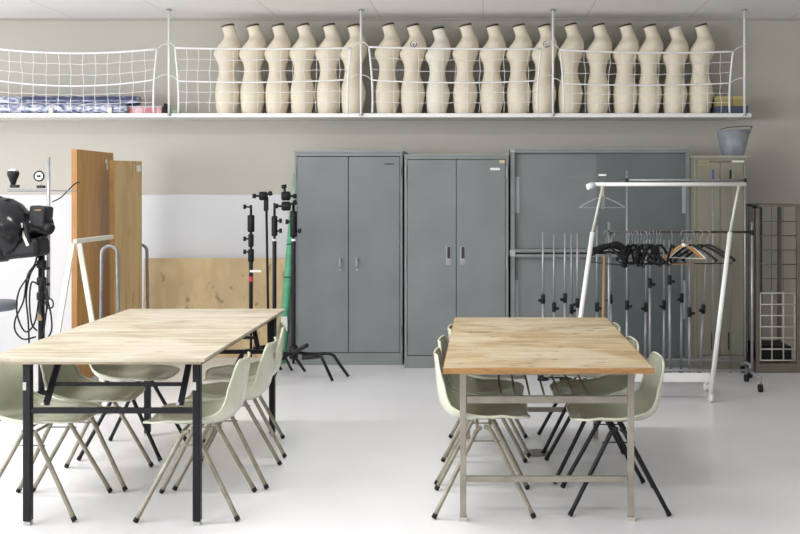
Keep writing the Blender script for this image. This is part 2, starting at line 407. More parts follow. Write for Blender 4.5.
def cab_b():
    d = 8.23; x0, x1 = X(404.5, d), X(508.5, d); zt = Z(155.5, d); w = x1 - x0; dp = .50; cx = (x0 + x1) / 2
    t = thing('steel_cabinet', 'tall grey two-door steel cabinet with dark recessed slot handles, second from left', 'cabinet', (cx, d, 0))
    m = MB(); m.bx(-w / 2, -w / 2 + .022, 0, dp, 0.0, zt); m.bx(w / 2 - .022, w / 2, 0, dp, 0.0, zt)
    m.bx(-w / 2 + .022, w / 2 - .022, dp - .02, dp, 0, zt); m.bx(-w / 2 + .022, w / 2 - .022, 0, dp - .02, 0, .10); m.bx(-w / 2 + .022, w / 2 - .022, 0, dp - .02, zt - .03, zt)
    m.build('body', grey, t, bevel=.002)
    MB().bx(-w / 2 - .004, w / 2 + .004, -.006, dp, zt, zt + .01).build('top_rim', greyt, t)
    mid = X(456.5, d) - cx
    for s in (-1, 1):
        a, b = (-w / 2 + .025, mid - .002) if s < 0 else (mid + .002, w / 2 - .025)
        dr = MB().bx(a, b, -.004, .018, .105, zt - .034).build('door', grey2, t, bevel=.004)
        hx = X(448.8 if s < 0 else 463, d) - cx; hz = Z(253.5, d)
        p = MB(); p.box((hx, -.006, hz - .015), (.044, .004, .155)); p.build('handle_plate', chrome, dr, bevel=.002)
        MB().box((hx, -.0095, hz + .008), (.026, .003, .095)).build('handle_recess', slot, dr)
        MB().lathe([(.013, 0), (.012, .006)], (hx, -.008, hz - .068), (0, -1, 0), 14).build('lock', chrome, dr, smooth=True)
        for z in (Z(172, d), Z(262, d), .25): MB().cyl((s * (w / 2 - .012), -.007, z - .05), (s * (w / 2 - .012), -.007, z + .05), .008).build('hinge', greyt, dr)
    MB().box((X(495, d) - cx, -.0065, Z(169, d)), (.08, .003, .02)).build('name_label', paper, t)
    MB().box((X(502, d) - cx, -.0065, Z(161.5, d)), (.042, .003, .028)).build('tape_label', mat('tan_tape', sl(190, 175, 140), .7), t)
cab_b()
def cab_c():
    d = 8.25; x0, x1 = X(510.5, d), X(690, d); zt = Z(149.5, d); w = x1 - x0; dp = .52; cx = (x0 + x1) / 2
    t = thing('sliding_door_cabinet', 'wide grey two-tier sliding door cabinet behind the clothes racks', 'cabinet', (cx, d, 0))
    zm1, zm0 = Z(249.5, d), Z(256.5, d)
    dk = steel('dark_grey_steel', sl(96, 102, 103))
    for (a, b, nm) in ((zm1 - .025, zt, 'upper_case'), (0, zm0 + .02, 'lower_case')):
        m = MB(); m.bx(-w / 2, -w / 2 + .035, 0, dp, a, b); m.bx(w / 2 - .035, w / 2, 0, dp, a, b)
        m.bx(-w / 2 + .035, w / 2 - .035, dp - .02, dp, a, b); m.bx(-w / 2 + .035, w / 2 - .035, 0, dp - .02, b - .028, b)
        m.bx(-w / 2 + .035, w / 2 - .035, 0, dp - .02, a, a + (.08 if a == 0 else .03)); c = m.build(nm, grey, t, bevel=.002)
    MB().bx(-w / 2 - .004, w / 2 + .004, -.006, dp, zt, zt + .01).build('top_rim', greyt, t)
    mid = X(597, d) - cx
    for (a, b) in ((zm1 + .006, zt - .03), (.082, zm0 - .01)):
        d1 = MB().bx(-w / 2 + .037, mid + .03, .045, .06, a, b).build('sliding_door', grey2, t, bevel=.002)
        d2 = MB().bx(mid, w / 2 - .037, .018, .034, a, b).build('sliding_door', dk, t, bevel=.002)
        tag(d2, 'darker grey right-hand sliding door')
        if a > .5:
            MB().box((X(517.5, d) - cx, .043, Z(195, d)), (.034, .004, .30)).build('pull_strip', mat('alu_strip', sl(165, 166, 172), .45, .3), d1)
            MB().box((X(684.5, d) - cx, .016, Z(199.5, d)), (.034, .004, .23)).build('pull_strip', MATS['alu_strip'], d2)
            MB().box((X(582, d) - cx, .044, Z(176, d)), (.25, .002, .003)).build('scratch_line', greyt, d1)
        else:
            MB().box((X(516.5, d) - cx, .043, Z(300, d)), (.034, .004, .32)).build('pull_strip', MATS['alu_strip'], d1)
            MB().box((X(684.5, d) - cx, .016, Z(300, d)), (.034, .004, .32)).build('pull_strip', MATS['alu_strip'], d2)
    MB().box((X(512.5, d) - cx, -.004, Z(253, d)), (.045, .006, .05)).build('joint_plate', mat('pale_plate', sl(165, 165, 160), .6), t)
    MB().box((X(512.5, d) - cx, -.004, Z(149.5, d) - .012), (.04, .004, .02)).build('corner_plate', MATS['pale_plate'], t)
cab_c()
def locker():
    d = 8.1; x0, x1 = X(694.4, d), X(746, d); zt = Z(158, d); w = x1 - x0; dp = .52; cx = (x0 + x1) / 2
    be = steel('beige_grey_steel', sl(136, 133, 118)); be2 = steel('beige_grey_steel_rim', sl(158, 156, 142))
    t = thing('steel_locker', 'narrow beige-grey two-door steel locker under the metal bucket', 'locker', (cx, d, 0))
    m = MB(); m.bx(-w / 2, -w / 2 + .02, 0, dp, 0, zt); m.bx(w / 2 - .02, w / 2, 0, dp, 0, zt); m.bx(-w / 2 + .02, w / 2 - .02, dp - .02, dp, 0, zt)
    m.bx(-w / 2 + .02, w / 2 - .02, 0, dp - .02, 0, .06); m.bx(-w / 2 + .02, w / 2 - .02, 0, dp - .02, zt - .03, zt); m.build('body', be, t, bevel=.002)
    MB().bx(-w / 2 - .005, w / 2 + .01, -.01, dp, zt, zt + .02).build('top_rim', be2, t, bevel=.002)
    for s in (-1, 1):
        a, b = (-w / 2 + .022, -.0015) if s < 0 else (.0015, w / 2 - .022)
        dr = MB().bx(a, b, -.003, .015, .13, zt - .034).build('door', be, t, bevel=.003)
        hx = X(711.5 if s < 0 else 728.5, d) - cx
        MB().box((hx, -.005, Z(341, d)), (.010, .004, .14)).build('handle_slot', slot, dr)
    MB().bx(-w / 2 + .022, w / 2 - .022, -.003, .015, .062, .125).build('kick_panel', be, t, bevel=.002)
    MB().box((X(703.5, d) - cx, -.005, Z(163, d)), (.09, .003, .035)).build('frame_label', mat('ochre_label', sl(170, 155, 105), .6), t)
    MB().box((X(703.5, d) - cx, -.0075, Z(163, d)), (.072, .002, .022)).build('label_card', be, t)
    MB().box((X(738, d) - cx, -.005, Z(161.5, d)), (.10, .003, .014)).build('name_label', paper, t)
    return zt + .02
lz = locker()
galv = mat('galvanised_metal', sl(158, 165, 174), 0.28, 0.35, noise=0.2, nscale=14, bump=0.05)
def bucket():
    d = 8.33; c = Vector((X(733, d), d, lz))
    t = thing('metal_bucket', 'galvanised metal bucket with folded-down handle on top of the beige-grey locker', 'bucket', c); t.scale = (1, 1, .93)
    MB().lathe([(.0, .0), (.088, .0), (.09, .004), (.115, .11), (.136, .225), (.141, .232), (.135, .232), (.112, .11), (.088, .01), (0, .008)], cap=False).build('body', galv, t, smooth=True)
    MB().tube([(.139 * math.cos(2 * PI * k / 32), .139 * math.sin(2 * PI * k / 32), .231) for k in range(32)], .006, 8, closed=True).build('rim', galv, t, smooth=True)
    MB().tube(crom([(-.142, 0, .22), (-.08, -.09, .25), (.04, -.12, .262), (.13, -.09, .262), (.15, 0, .25), (.142, .0, .22)], 6), .004, 8).build('handle', mat('dark_wire', sl(75, 78, 84), .4, .5), t, smooth=True)
    for s in (-1, 1): MB().box((s * .14, 0, .215), (.012, .03, .03)).build('ear', galv, t, bevel=.003)
bucket()

# cage trolley at the right
def cage():
    d = 8.03; x0 = X(757.5, d); w = .325; dp = .5; zt = Z(207, d)
    fm = mat('brown_grey_frame', sl(112, 106, 94), .45, .2, noise=.2, nscale=8)
    t = thing('cage_rack', 'brown-grey framed rack with white and dark wire grids, at the right edge', 'rack', (x0, d, 0))
    m = MB()
    for x in (0, w):
        for y in (0, dp): m.box((x, y, zt / 2), (.03, .03, zt))
    m.build('frame', fm, t, bevel=.003)
    m = MB(); m.bx(-.02, w + .02, -.02, dp + .02, zt, zt + .02); m.build('top_frame', fm, t, bevel=.003)
    MB().bx(-.02, w + .02, -.02, dp + .02, 0.0, .075).build('plinth', fm, t, bevel=.004)
    gw = mat('white_wire', sl(185, 182, 172), .4); gd = mat('dark_wire_grid', sl(96, 92, 84), .4, .3)
    g = MB(); zg0, zg1 = .10, Z(293, d); xs = [.022 + (w - .05) * k / 3 for k in range(4)]
    for x in xs: g.tube([(x, -.01, zg0), (x, -.01, zg1)], .006, 6)
    for k in range(7): z = zg0 + (zg1 - zg0) * k / 6; g.tube([(.02, -.012, z), (w - .02, -.012, z)], .006, 6)
    tag(g.build('wire_grid', gw, t, smooth=True), 'white wire grid of square cells')
    g = MB()
    for x in xs[1:3]: g.tube([(x, .0, zg1 + .02), (x, .0, zt)], .003, 6)
    for k in range(1, 6): z = zg1 + (zt - zg1) * k / 6; g.tube([(.01, .0, z), (w - .01, .0, z)], .005 if k % 2 == 0 else .0035, 6)
    tag(g.build('wire_grid', gd, t, smooth=True), 'thin dark wire grid')
    g = MB()
    for k in range(8): g.tube([(0, .05 + .057 * k, .1), (0, .05 + .057 * k, zt)], .003, 6)
    for k in range(7): g.tube([(0, 0, .2 + .16 * k), (0, dp, .2 + .16 * k)], .003, 6)
    g.build('side_grid', gd, t, smooth=True)
    MB().bx(.09, .15, dp - .1, dp - .08, .08, zt).build('back_strip', mat('dark_strip', sl(84, 82, 76), .6), t)
    o = tag(MB().bx(x0 + .03, x0 + w - .03, d + .06, d + .4, .076, .20).build('storage_bin', black, bevel=.01), 'black bin on the bottom of the wire cage rack', 'bin')
    MB().cyl((-.015, -.03, zt + .005), (-.045, -.03, zt + .005), .014).build('corner_knob', black, t, smooth=True)
cage()

# ------------------------------------------------------------------ shelf, rods and nets
SD = 8.45; SB, ST = Z(117.3, SD), Z(113.2, SD)
tag(MB().bx(-4.6, X(751.5, SD), SD, WD - .001, SB, ST).build('wall_shelf', white, bevel=.003), 'long white shelf board high on the back wall', 'shelf')
for px, lb in ((-22, None), (169, 'white vertical shelf rod between the empty net and the first dress forms'), (361, 'white vertical shelf rod in front of the sixth dress form from the left'),
               (553, 'white vertical shelf rod in front of the seventh dress form from the right'), (744.5, 'white vertical shelf rod at the right end of the shelf')):
    if not lb: continue
    x = X(px, SD - .012)
    t = thing('shelf_rod', lb, 'rod', (x, SD - .012, SB))
    MB().tube([(0, 0, .012), (0, 0, CZ - SB)], .010, 12).build('rod', white, t, smooth=True)
    MB().lathe([(.024, 0), (.024, .006), (.014, .012)], (0, 0, CZ - SB - .012), n=16).build('ceiling_flange', chrome, t)
    MB().lathe([(.015, 0), (.015, .016)], (0, 0, .012), n=16).build('end_nut', chrome, t)
    MB().tube([(.016 * math.cos(a * PI / 8), .016 * math.sin(a * PI / 8), Z(44, SD) - SB + .002 * a) for a in range(17)], .004, 6).build('tied_cord', whitepl, t, smooth=True)
netm = mat('white_cord', (.82, .82, .82), .6); netf = mat('thin_net_cord', (.84, .84, .85), .6)
def net(xa, xb, ytop, ymid, label, left_end=True, right_end=True):
    d = SD - .03; n = 26
    def top(u): return ytop[0] * (1 - u) + ytop[1] * u + ytop[2] * 4 * u * (1 - u)
    def mid(u): return ymid[0] * (1 - u) + ymid[1] * u + ymid[2] * 4 * u * (1 - u)
    def xx(u, q):   # q: 0 top .. 1 bottom; the ends pull inwards between the ties
        x = xa + (xb - xa) * u; bow = 3.6 * math.sin(min(1, q) * PI * 0.62)
        return x + bow * max(0, 1 - u * 12) - bow * max(0, (u - 1 + 1 / 12) * 12)
    def pt(u, y, q, j=0): return Vector((X(xx(u, q), d), d + j, Z(y, d)))
    yb = 112.7
    t = thing('safety_net', label, 'net', (X((xa + xb) / 2, d), d, ST), group='white cord nets along the shelf')
    off = Vector(t.location)
    T = [pt(i / n, top(i / n), 0) - off for i in range(n + 1)]; M_ = [pt(i / n, mid(i / n), .47) - off for i in range(n + 1)]
    MB().tube(T, .0085, 8).build('top_cord', netm, t, smooth=True)
    MB().tube(M_, .0065, 8).build('middle_cord', netm, t, smooth=True)
    for u, on in ((0, left_end), (1, right_end)):
        if on:
            P = [pt(u, top(u) + (yb - top(u)) * q / 8, q / 8) - off for q in range(9)]
            MB().tube(P, .0085, 8).build('end_cord', netm, t, smooth=True)
    for u, on, sg in ((0, left_end, -1), (1, right_end, 1)):
        if on:
            for y0, q in ((top(u), 0), (mid(u), .47)):
                a = pt(u, y0, q) - off; rodx = X((169, 361, 553, 744.5)[min(range(4), key=lambda i: abs((169, 361, 553, 744.5)[i] - (xa if u == 0 else xb)))], d) - off.x
                MB().tube(crom([a, a.lerp(Vector((rodx, .0, a.z + .045)), .5) + Vector((0, 0, .012)), Vector((rodx, .004, a.z + .045))], 4), .003, 6).build('tie_cord', netm, t, smooth=True)
    g = MB(); rnd = random.Random(int(xa) + 5)
    cols = max(3, int(round((xb - xa) / 12.0)))
    for i in range(1, cols):
        u = i / cols; P = []
        for q in range(7):
            y = top(u) + (yb - .4 - top(u)) * q / 6; P.append(pt(u, y, 0, .004) - off + Vector((rnd.uniform(-.008, .008), 0, 0)))
        g.tube(crom(P, 2), .0023, 5)
    for q in (1, 2, 4, 5):
        P = []
        for i in range(cols * 2 + 1):
            u = i / (cols * 2); yy = top(u) + (mid(u) - top(u)) * q / 3 if q < 3 else mid(u) + (yb - mid(u)) * (q - 3) / 3
            P.append(pt(u, yy, .2 * q, .004) - off + Vector((0, 0, rnd.uniform(-.005, .005))))
        g.tube(P, .0023, 5)
    g.build('netting', netf, t, smooth=True)
net(-16, 157, (47.5, 49, 5), (78.5, 79.5, 7), 'white cord net in front of the wrapped rolls, leftmost of the nets', left_end=False)
net(175, 351, (48, 48, 1), (81, 79.5, 2), 'white cord net before the first six dress forms')
net(369, 541, (47, 49, .8), (80, 80.5, 2.5), 'white cord net before the middle group of dress forms')
net(560, 733, (50, 51.5, 2), (83.5, 83, 2), 'white cord net before the six right-hand dress forms')

# ------------------------------------------------------------------ dress forms
linen = mat('cream_linen', sl(231, 221, 201), 0.8, noise=0.05, nscale=6, bump=0.08, bscale=90)
capm = mat('dark_brown_cap', sl(70, 56, 44), .5)
def form_sections():
    k = .00865; o = 277.5; B = 113
    rows = [(113, 267.0, 285.3, .095), (105, 266, 287.3, .112), (93, 265.2, 289.6, .124), (85, 265.8, 288.6, .118), (77, 267.6, 286.0, .100), (70, 268.8, 284.8, .090),
            (62, 268.3, 286.0, .100), (55, 265.6, 288.9, .116), (50.5, 265.0, 290.4, .124), (46, 267.0, 291.0, .128), (41, 270.4, 290.6, .118), (37.5, 272.8, 289.6, .088),
            (34, 274.0, 288.2, .060), (29.5, 273.2, 285.8, .046), (23.5, 271.4, 283.4, .043)]
    return [((B - y) * k, -((a + b) / 2 - o) * k, (b - a) / 2 * k, w) for (y, a, b, w) in rows]   # +x is the front
def make_form():
    t = thing('dress_form', '', 'dress form', group='dress forms in a row on the shelf')
    sec = form_sections(); n = 28; m = MB(); vs = []; zs = []
    P = crom([Vector((z, c, a)) for z, c, a, w in sec], 3); W = crom([Vector((z, w, 0)) for z, c, a, w in sec], 3)
    for p, q in zip(P, W):
        z, c, a, w = p.x, p.y, p.z, q.y
        for k in range(n):
            th = 2 * PI * k / n
            tilt = (-.012 * math.cos(th)) * max(0, (z - .68) / .09)
            bust = .012 * math.exp(-((z - .52) / .055) ** 2) * max(0, math.cos(th)) * abs(math.sin(2 * th)) * 1.5
            vs.append((c + (a + bust) * math.cos(th), w * math.sin(th), z + tilt))
    N = len(P)
    m.add(vs, [(i * n + k, i * n + (k + 1) % n, (i + 1) * n + (k + 1) % n, (i + 1) * n + k) for i in range(N - 1) for k in range(n)] + [tuple(range(n - 1, -1, -1)), tuple((N - 1) * n + k for k in range(n))])
    m.build('torso', linen, t, smooth=True)
    z, c, a, w = sec[-1]
    cp = MB(); e = []
    for zz, sc in ((0, 1.04), (.012, 1.06), (.016, .9)):
        for k in range(n):
            th = 2 * PI * k / n; e.append((c + a * sc * math.cos(th), w * sc * math.sin(th), z + zz - .012 * math.cos(th)))
    cp.add(e, [(i * n + k, i * n + (k + 1) % n, (i + 1) * n + (k + 1) % n, (i + 1) * n + k) for i in range(2) for k in range(n)] + [tuple(range(n - 1, -1, -1)), tuple(2 * n + k for k in range(n))])
    cp.build('neck_cap', capm, t, smooth=True)
    return t
form0 = make_form()
fx = [229, 254, 279, 304, 330, 354.5, 389, 414, 439, 466.5, 493.5, 520, 545, 571.5, 599.5, 626.5, 650.5, 676, 702]
ordn = ['first', 'second', 'third', 'fourth', 'fifth', 'sixth', 'seventh', 'eighth', 'ninth', 'tenth', 'eleventh', 'twelfth', 'thirteenth', 'fourteenth', 'fifteenth', 'sixteenth', 'seventeenth', 'eighteenth', 'nineteenth']
for i, px in enumerate(fx):
    d = 8.66
    lab = 'cream linen dress form on the high shelf, %s from the left' % ordn[i]
    if i == 7: lab = 'cream dress form with a round blue emblem on its shoulder, left of the black-capped form'
    if i == 8: lab = 'shorter whitish dress form with a black neck cap in the middle of the shelf row'
    if i == 12: lab = 'cream dress form with a blue emblem on its shoulder, behind a white shelf rod'
    if i == 17: lab = 'cream dress form with a white neck cap near the right end of the shelf'
    if i == 0: lab = 'leftmost cream linen dress form on the shelf, in front of bare wall'
    if i == 18: lab = 'rightmost cream linen dress form, standing beside the small yellow boxes'
    # neck top of the form sits at local x = -(278.5-277.5)px
    loc = (X(px - 1.0, d), d, ST + .0005); rz = PI + random.uniform(-.05, .05)
    o = form0 if i == 0 else dup(form0, loc, rz, lab)
    o.location = loc; o.rotation_euler = (0, 0, rz); o['label'] = lab
    s = random.uniform(.985, 1.0); o.scale = (1, 1, s)
    ks = kids(o)
    if i == 8:
        o.scale = (.97, 1, .955)
        for k in ks:
            k.data = k.data.copy(); k.data.materials.clear()
            k.data.materials.append(black if k.name.startswith('neck') else mat('white_linen', sl(232, 226, 212), .8, bump=.08, bscale=90))
    if i == 17:
        o.scale = (1, 1, .955)
        for k in ks:
            if k.name.startswith('neck'): k.data = k.data.copy(); k.data.materials.clear(); k.data.materials.append(whitepl)
    if i in (7, 12):
        # emblem on the shoulder facing the room (local +y faces the camera after the half turn)
        bl = mat('blue_ink', sl(70, 84, 130), .6)
        e = MB(); R = Matrix.Rotation(.45, 3, 'X'); c0 = Vector((-.018, .116, .60))
        ring = [c0 + R @ Vector((.026 * math.cos(a * PI / 10), 0.006, .030 * math.sin(a * PI / 10))) for a in range(20)]
        e.tube(ring, .0035, 6, closed=True); e.tube([c0 + R @ Vector((-.014, .006, 0)), c0 + R @ Vector((.014, .006, 0))], .004, 6)
        e.tube([c0 + R @ Vector((0, .006, -.02)), c0 + R @ Vector((0, .006, .02))], .004, 6)
        e.build('emblem', bl, o, smooth=True)

# ------------------------------------------------------------------ things on the shelf
navy = mat('navy_wrapped_fabric', sl(46, 56, 98), .3, col2=sl(176, 184, 208), nscale=9, stretch=(1.6, 5, 5), lo=.34, hi=.46, bump=.5, bscale=20, coat=.6)
pale = mat('pale_wrapped_fabric', sl(78, 88, 135), .3, col2=sl(210, 214, 226), nscale=14, stretch=(1.5, 4, 4), lo=.40, hi=.62, bump=.5, bscale=20, coat=.6)
def roll(xa, xb, yc, d, r, m, label):
    a, b = X(xa, d), X(xb, d); L = b - a; N = 26; rnd = random.Random(int(xa * 7 + yc)); vs = []; n = 14
    o = thing('fabric_roll', label, 'fabric roll', (a, d, Z(yc, d)), group='plastic wrapped fabric rolls')
    q = MB()
    for i in range(N):
        rr = r * (1 + rnd.uniform(-.06, .04)) * (1 if 0 < i < N - 1 else .9)
        for k in range(n):
            th = 2 * PI * k / n; j = rr * (1 + rnd.uniform(-.05, .02)); vs.append((L * i / (N - 1), j * math.cos(th), j * math.sin(th)))
    q.add(vs, [(i * n + k, i * n + (k + 1) % n, (i + 1) * n + (k + 1) % n, (i + 1) * n + k) for i in range(N - 1) for k in range(n)] + [tuple(range(n - 1, -1, -1)), tuple((N - 1) * n + k for k in range(n))])
    q.build('wrapped_cloth', m, o, smooth=True)
    c = MB().tube([(-.012, 0, 0), (L + .012, 0, 0)], r * .38, 12); c.build('cardboard_core', mat('cardboard', sl(165, 150, 125), .8), o, smooth=True)
rr = .042
zc = lambda z, d: 187 + (CH - z) * F / d
roll(-45, 128, zc(ST + rr, 8.52), 8.52, rr, pale, 'pale plastic wrapped fabric roll at the front of the shelf, under the navy roll')
roll(-40, 136, zc(ST + rr, 8.60), 8.60, rr, navy, 'navy fabric roll lying low behind the pale front roll')
roll(-48, 130, zc(ST + rr, 8.68), 8.68, rr, navy, 'navy fabric roll lying lowest at the back by the wall')
roll(24, 140, zc(ST + rr * 2.72, 8.565), 8.565, rr, navy, 'dark navy wrapped fabric roll on top of the pile, longest to the right')
roll(-46, 22, zc(ST + rr * 2.72, 8.565), 8.565, rr, pale, 'crinkled whitish plastic wrapped roll on top of the pile at the left')
for px, lb in ((51, 'small white block before the wrapped rolls, further left'), (110, 'small white block before the wrapped rolls, further right')):
    tag(MB().box((X(px, 8.475), 8.475, ST + .025), (.035, .016, .05)).build('white_block', mat('cream_block', sl(225, 224, 205), .6), bevel=.004), lb, 'block')
pk = mat('pink_red_box', sl(190, 110, 122), .5, col2=sl(222, 190, 192), nscale=6, stretch=(3, 1, 1), lo=.4, hi=.6)
t = thing('flat_box', 'flat pink and red box beside the wrapped rolls on the shelf', 'box', (X(148.5, 8.6), 8.6, ST))
MB().box((0, 0, .027), (.28, .16, .054)).build('base', pk, t, bevel=.003); MB().box((0, 0, .060), (.285, .165, .012)).build('lid', mat('grey_lid', sl(190, 188, 196), .4), t, bevel=.003)
tag(MB().box((X(167.2, 8.6), 8.6, ST + .045), (.014, .15, .09)).build('black_book', black, bevel=.003), 'thin black upright book at the end of the pink box', 'book')
gm = mat('green_cloth', sl(150, 190, 150), .7)
t = tag(MB().lathe([(.0, 0), (.03, .003), (.036, .016), (.028, .03), (.0, .034)], (X(176.5, 8.52), 8.52, ST), n=14, cap=False).build('tape_roll', gm, smooth=True), 'small pale green tape roll beside the white shelf rod', 'tape')
yb = mat('ochre_box', sl(172, 156, 104), .6, noise=.2, nscale=6); nb = mat('blue_grey_box', sl(78, 88, 110), .6, noise=.25, nscale=10)
for (x0_, x1_, lb) in ((714, 729, 'small ochre box on the blue-grey box, beside the rightmost dress form'), (729.5, 744, 'small ochre box on the blue-grey box, nearest the shelf end')):
    t = thing('card_box', lb, 'box', (X((x0_ + x1_) / 2, 8.62), 8.62, ST + .0655)); w = (x1_ - x0_) / F * 8.62 / 2
    MB().bx(-w + .002, w - .002, -.1, .1, 0, .055).build('base', yb, t, bevel=.002); MB().bx(-w + .001, w - .001, -.104, .104, .055, .085).build('lid', mat('ochre_lid', sl(182, 168, 120), .6), t, bevel=.002)
t = thing('storage_box', 'low blue-grey box on the shelf under the two ochre boxes', 'box', (X(729, 8.62), 8.62, ST))
MB().bx(-.135, .135, -.12, .12, 0, .045).build('base', nb, t, bevel=.003); MB().bx(-.137, .137, -.122, .122, .045, .064).build('lid', nb, t, bevel=.003)

# ------------------------------------------------------------------ boards at the left
brown = wood('brown_veneer', sl(192, 144, 80), sl(178, 130, 68), sl(196, 150, 86), sl(140, 106, 64), 9, 9, .4)
lbrown = wood('light_brown_veneer', sl(196, 168, 122), sl(182, 154, 108), sl(200, 174, 128), sl(150, 124, 86), 9, 9, .4)
for mm in (brown, lbrown):
    for n_ in mm.node_tree.nodes:
        if n_.type == 'MAPPING': n_.inputs['Scale'].default_value = (6, 6, .5)
a_ = Vector((X(77, 7.5), 7.5, 0)); b_ = Vector((X(113.5, 8.4), 8.4, 0)); zt = Z(149, 7.5)
t = thing('door_panel', 'tall orange-brown wooden door panel standing on edge, left of the lighter panel', 'panel', a_, math.atan2(b_.y - a_.y, b_.x - a_.x))
L = (b_ - a_).length
MB().bx(0.002, L, 0, .04, 0, zt).build('board', brown, t, bevel=.002)
MB().bx(-.002, .002, 0, .04, 0, zt).build('edge_strip', mat('orange_edge', sl(166, 118, 62), .5, noise=.15, nscale=6), t)
MB().box((L - .20, -.002, zt - .075), (.05, .003, .035)).build('white_sticker', paper, t); MB().box((L - .17, -.002, zt - .12), (.03, .003, .05)).build('white_sticker', paper, t)
a_ = Vector((X(115, 8.0), 8.0, 0)); b_ = Vector((X(142, 8.3), 8.3, 0)); zt = Z(160.3, 8.0)
t = thing('door_panel', 'lighter brown wooden panel with a white sticker, right of the orange-brown panel', 'panel', a_, math.atan2(b_.y - a_.y, b_.x - a_.x))
L = (b_ - a_).length
MB().bx(0, L, 0, .05, 0, zt).build('board', lbrown, t, bevel=.002)
MB().bx(-.003, .0, 0, .05, 0, zt).build('edge_strip', mat('yellow_edge', sl(188, 152, 96), .5, noise=.15, nscale=6), t)
MB().box((L - .04, -.002, zt - .06), (.05, .003, .05)).build('white_sticker', paper, t)
# plywood sheet leaning on the wall
ply = wood('stained_plywood', sl(208, 184, 142), sl(192, 166, 122), sl(180, 156, 118), sl(112, 96, 76), 2.5, 2.5, .7)
x0, x1 = X(140, 8.7), X(283, 8.7); zt = Z(258.5, 8.75)
t = tag(MB().box(((x0 + x1) / 2, 8.79, zt / 2), (x1 - x0, .018, zt), Matrix.Rotation(-.07, 3, 'X')).build('plywood_sheet', ply), 'low stained tan plywood sheet leaning against the white wall', 'plywood')
# chrome hoops of the panel dolly
steelpipe = mat('steel_pipe', sl(150, 150, 152), .35, .6, noise=.2, nscale=20)
def hoop(xc, yc, half, ztop, label, yaw):
    pts = []
    for a in range(9): th = PI - PI * a / 8; pts.append((half * math.cos(th), 0, ztop - half + half * math.sin(th)))
    pts = [(-half * 1.25, 0, .03)] + [(-half * 1.05, 0, ztop - half - .2)] + pts + [(half * 1.05, 0, ztop - half - .2), (half * 1.25, 0, .03)]
    t = thing('panel_stand', label, 'stand', (xc, yc, 0), yaw)
    MB().tube(pts, .0135, 12).build('hoop', steelpipe, t, smooth=True)
    for s in (-1, 1): MB().box((s * half * 1.25, 0, .018), (.05, .34, .034)).build('foot', blackmetal, t, bevel=.004)
hoop(X(109.5, 7.35), 7.35, .055, Z(246, 7.35), 'bent chrome hoop stand in front of the two brown panels', .1)
hoop(X(141, 8.5), 8.5, .05, Z(245, 8.5), 'chrome hoop stand showing past the right edge of the lighter brown panel', 0)
# white A frame
t = thing('trestle', 'white wooden A-shaped trestle leaning before the brown panels', 'trestle', (X(76, 7.0), 7.0, 0))
wp = mat('off_white_wood', sl(222, 220, 208), .55, noise=.08, nscale=6); zt = Z(243, 7.0)
for s in (-1, 1): MB().bar((s * .205, 0, 0), (s * .022, 0, zt), .034, .02, up=(0, 1, 0)).build('leg', wp, t, bevel=.002)
MB().bar((0.0, -.02, zt + .012), (.02, .62, zt + .012), .03, .032).build('top_bar', wp, t, bevel=.002)
MB().bar((-.15, 0, .30), (.15, 0, .30), .02, .03).build('cross_bar', wp, t)

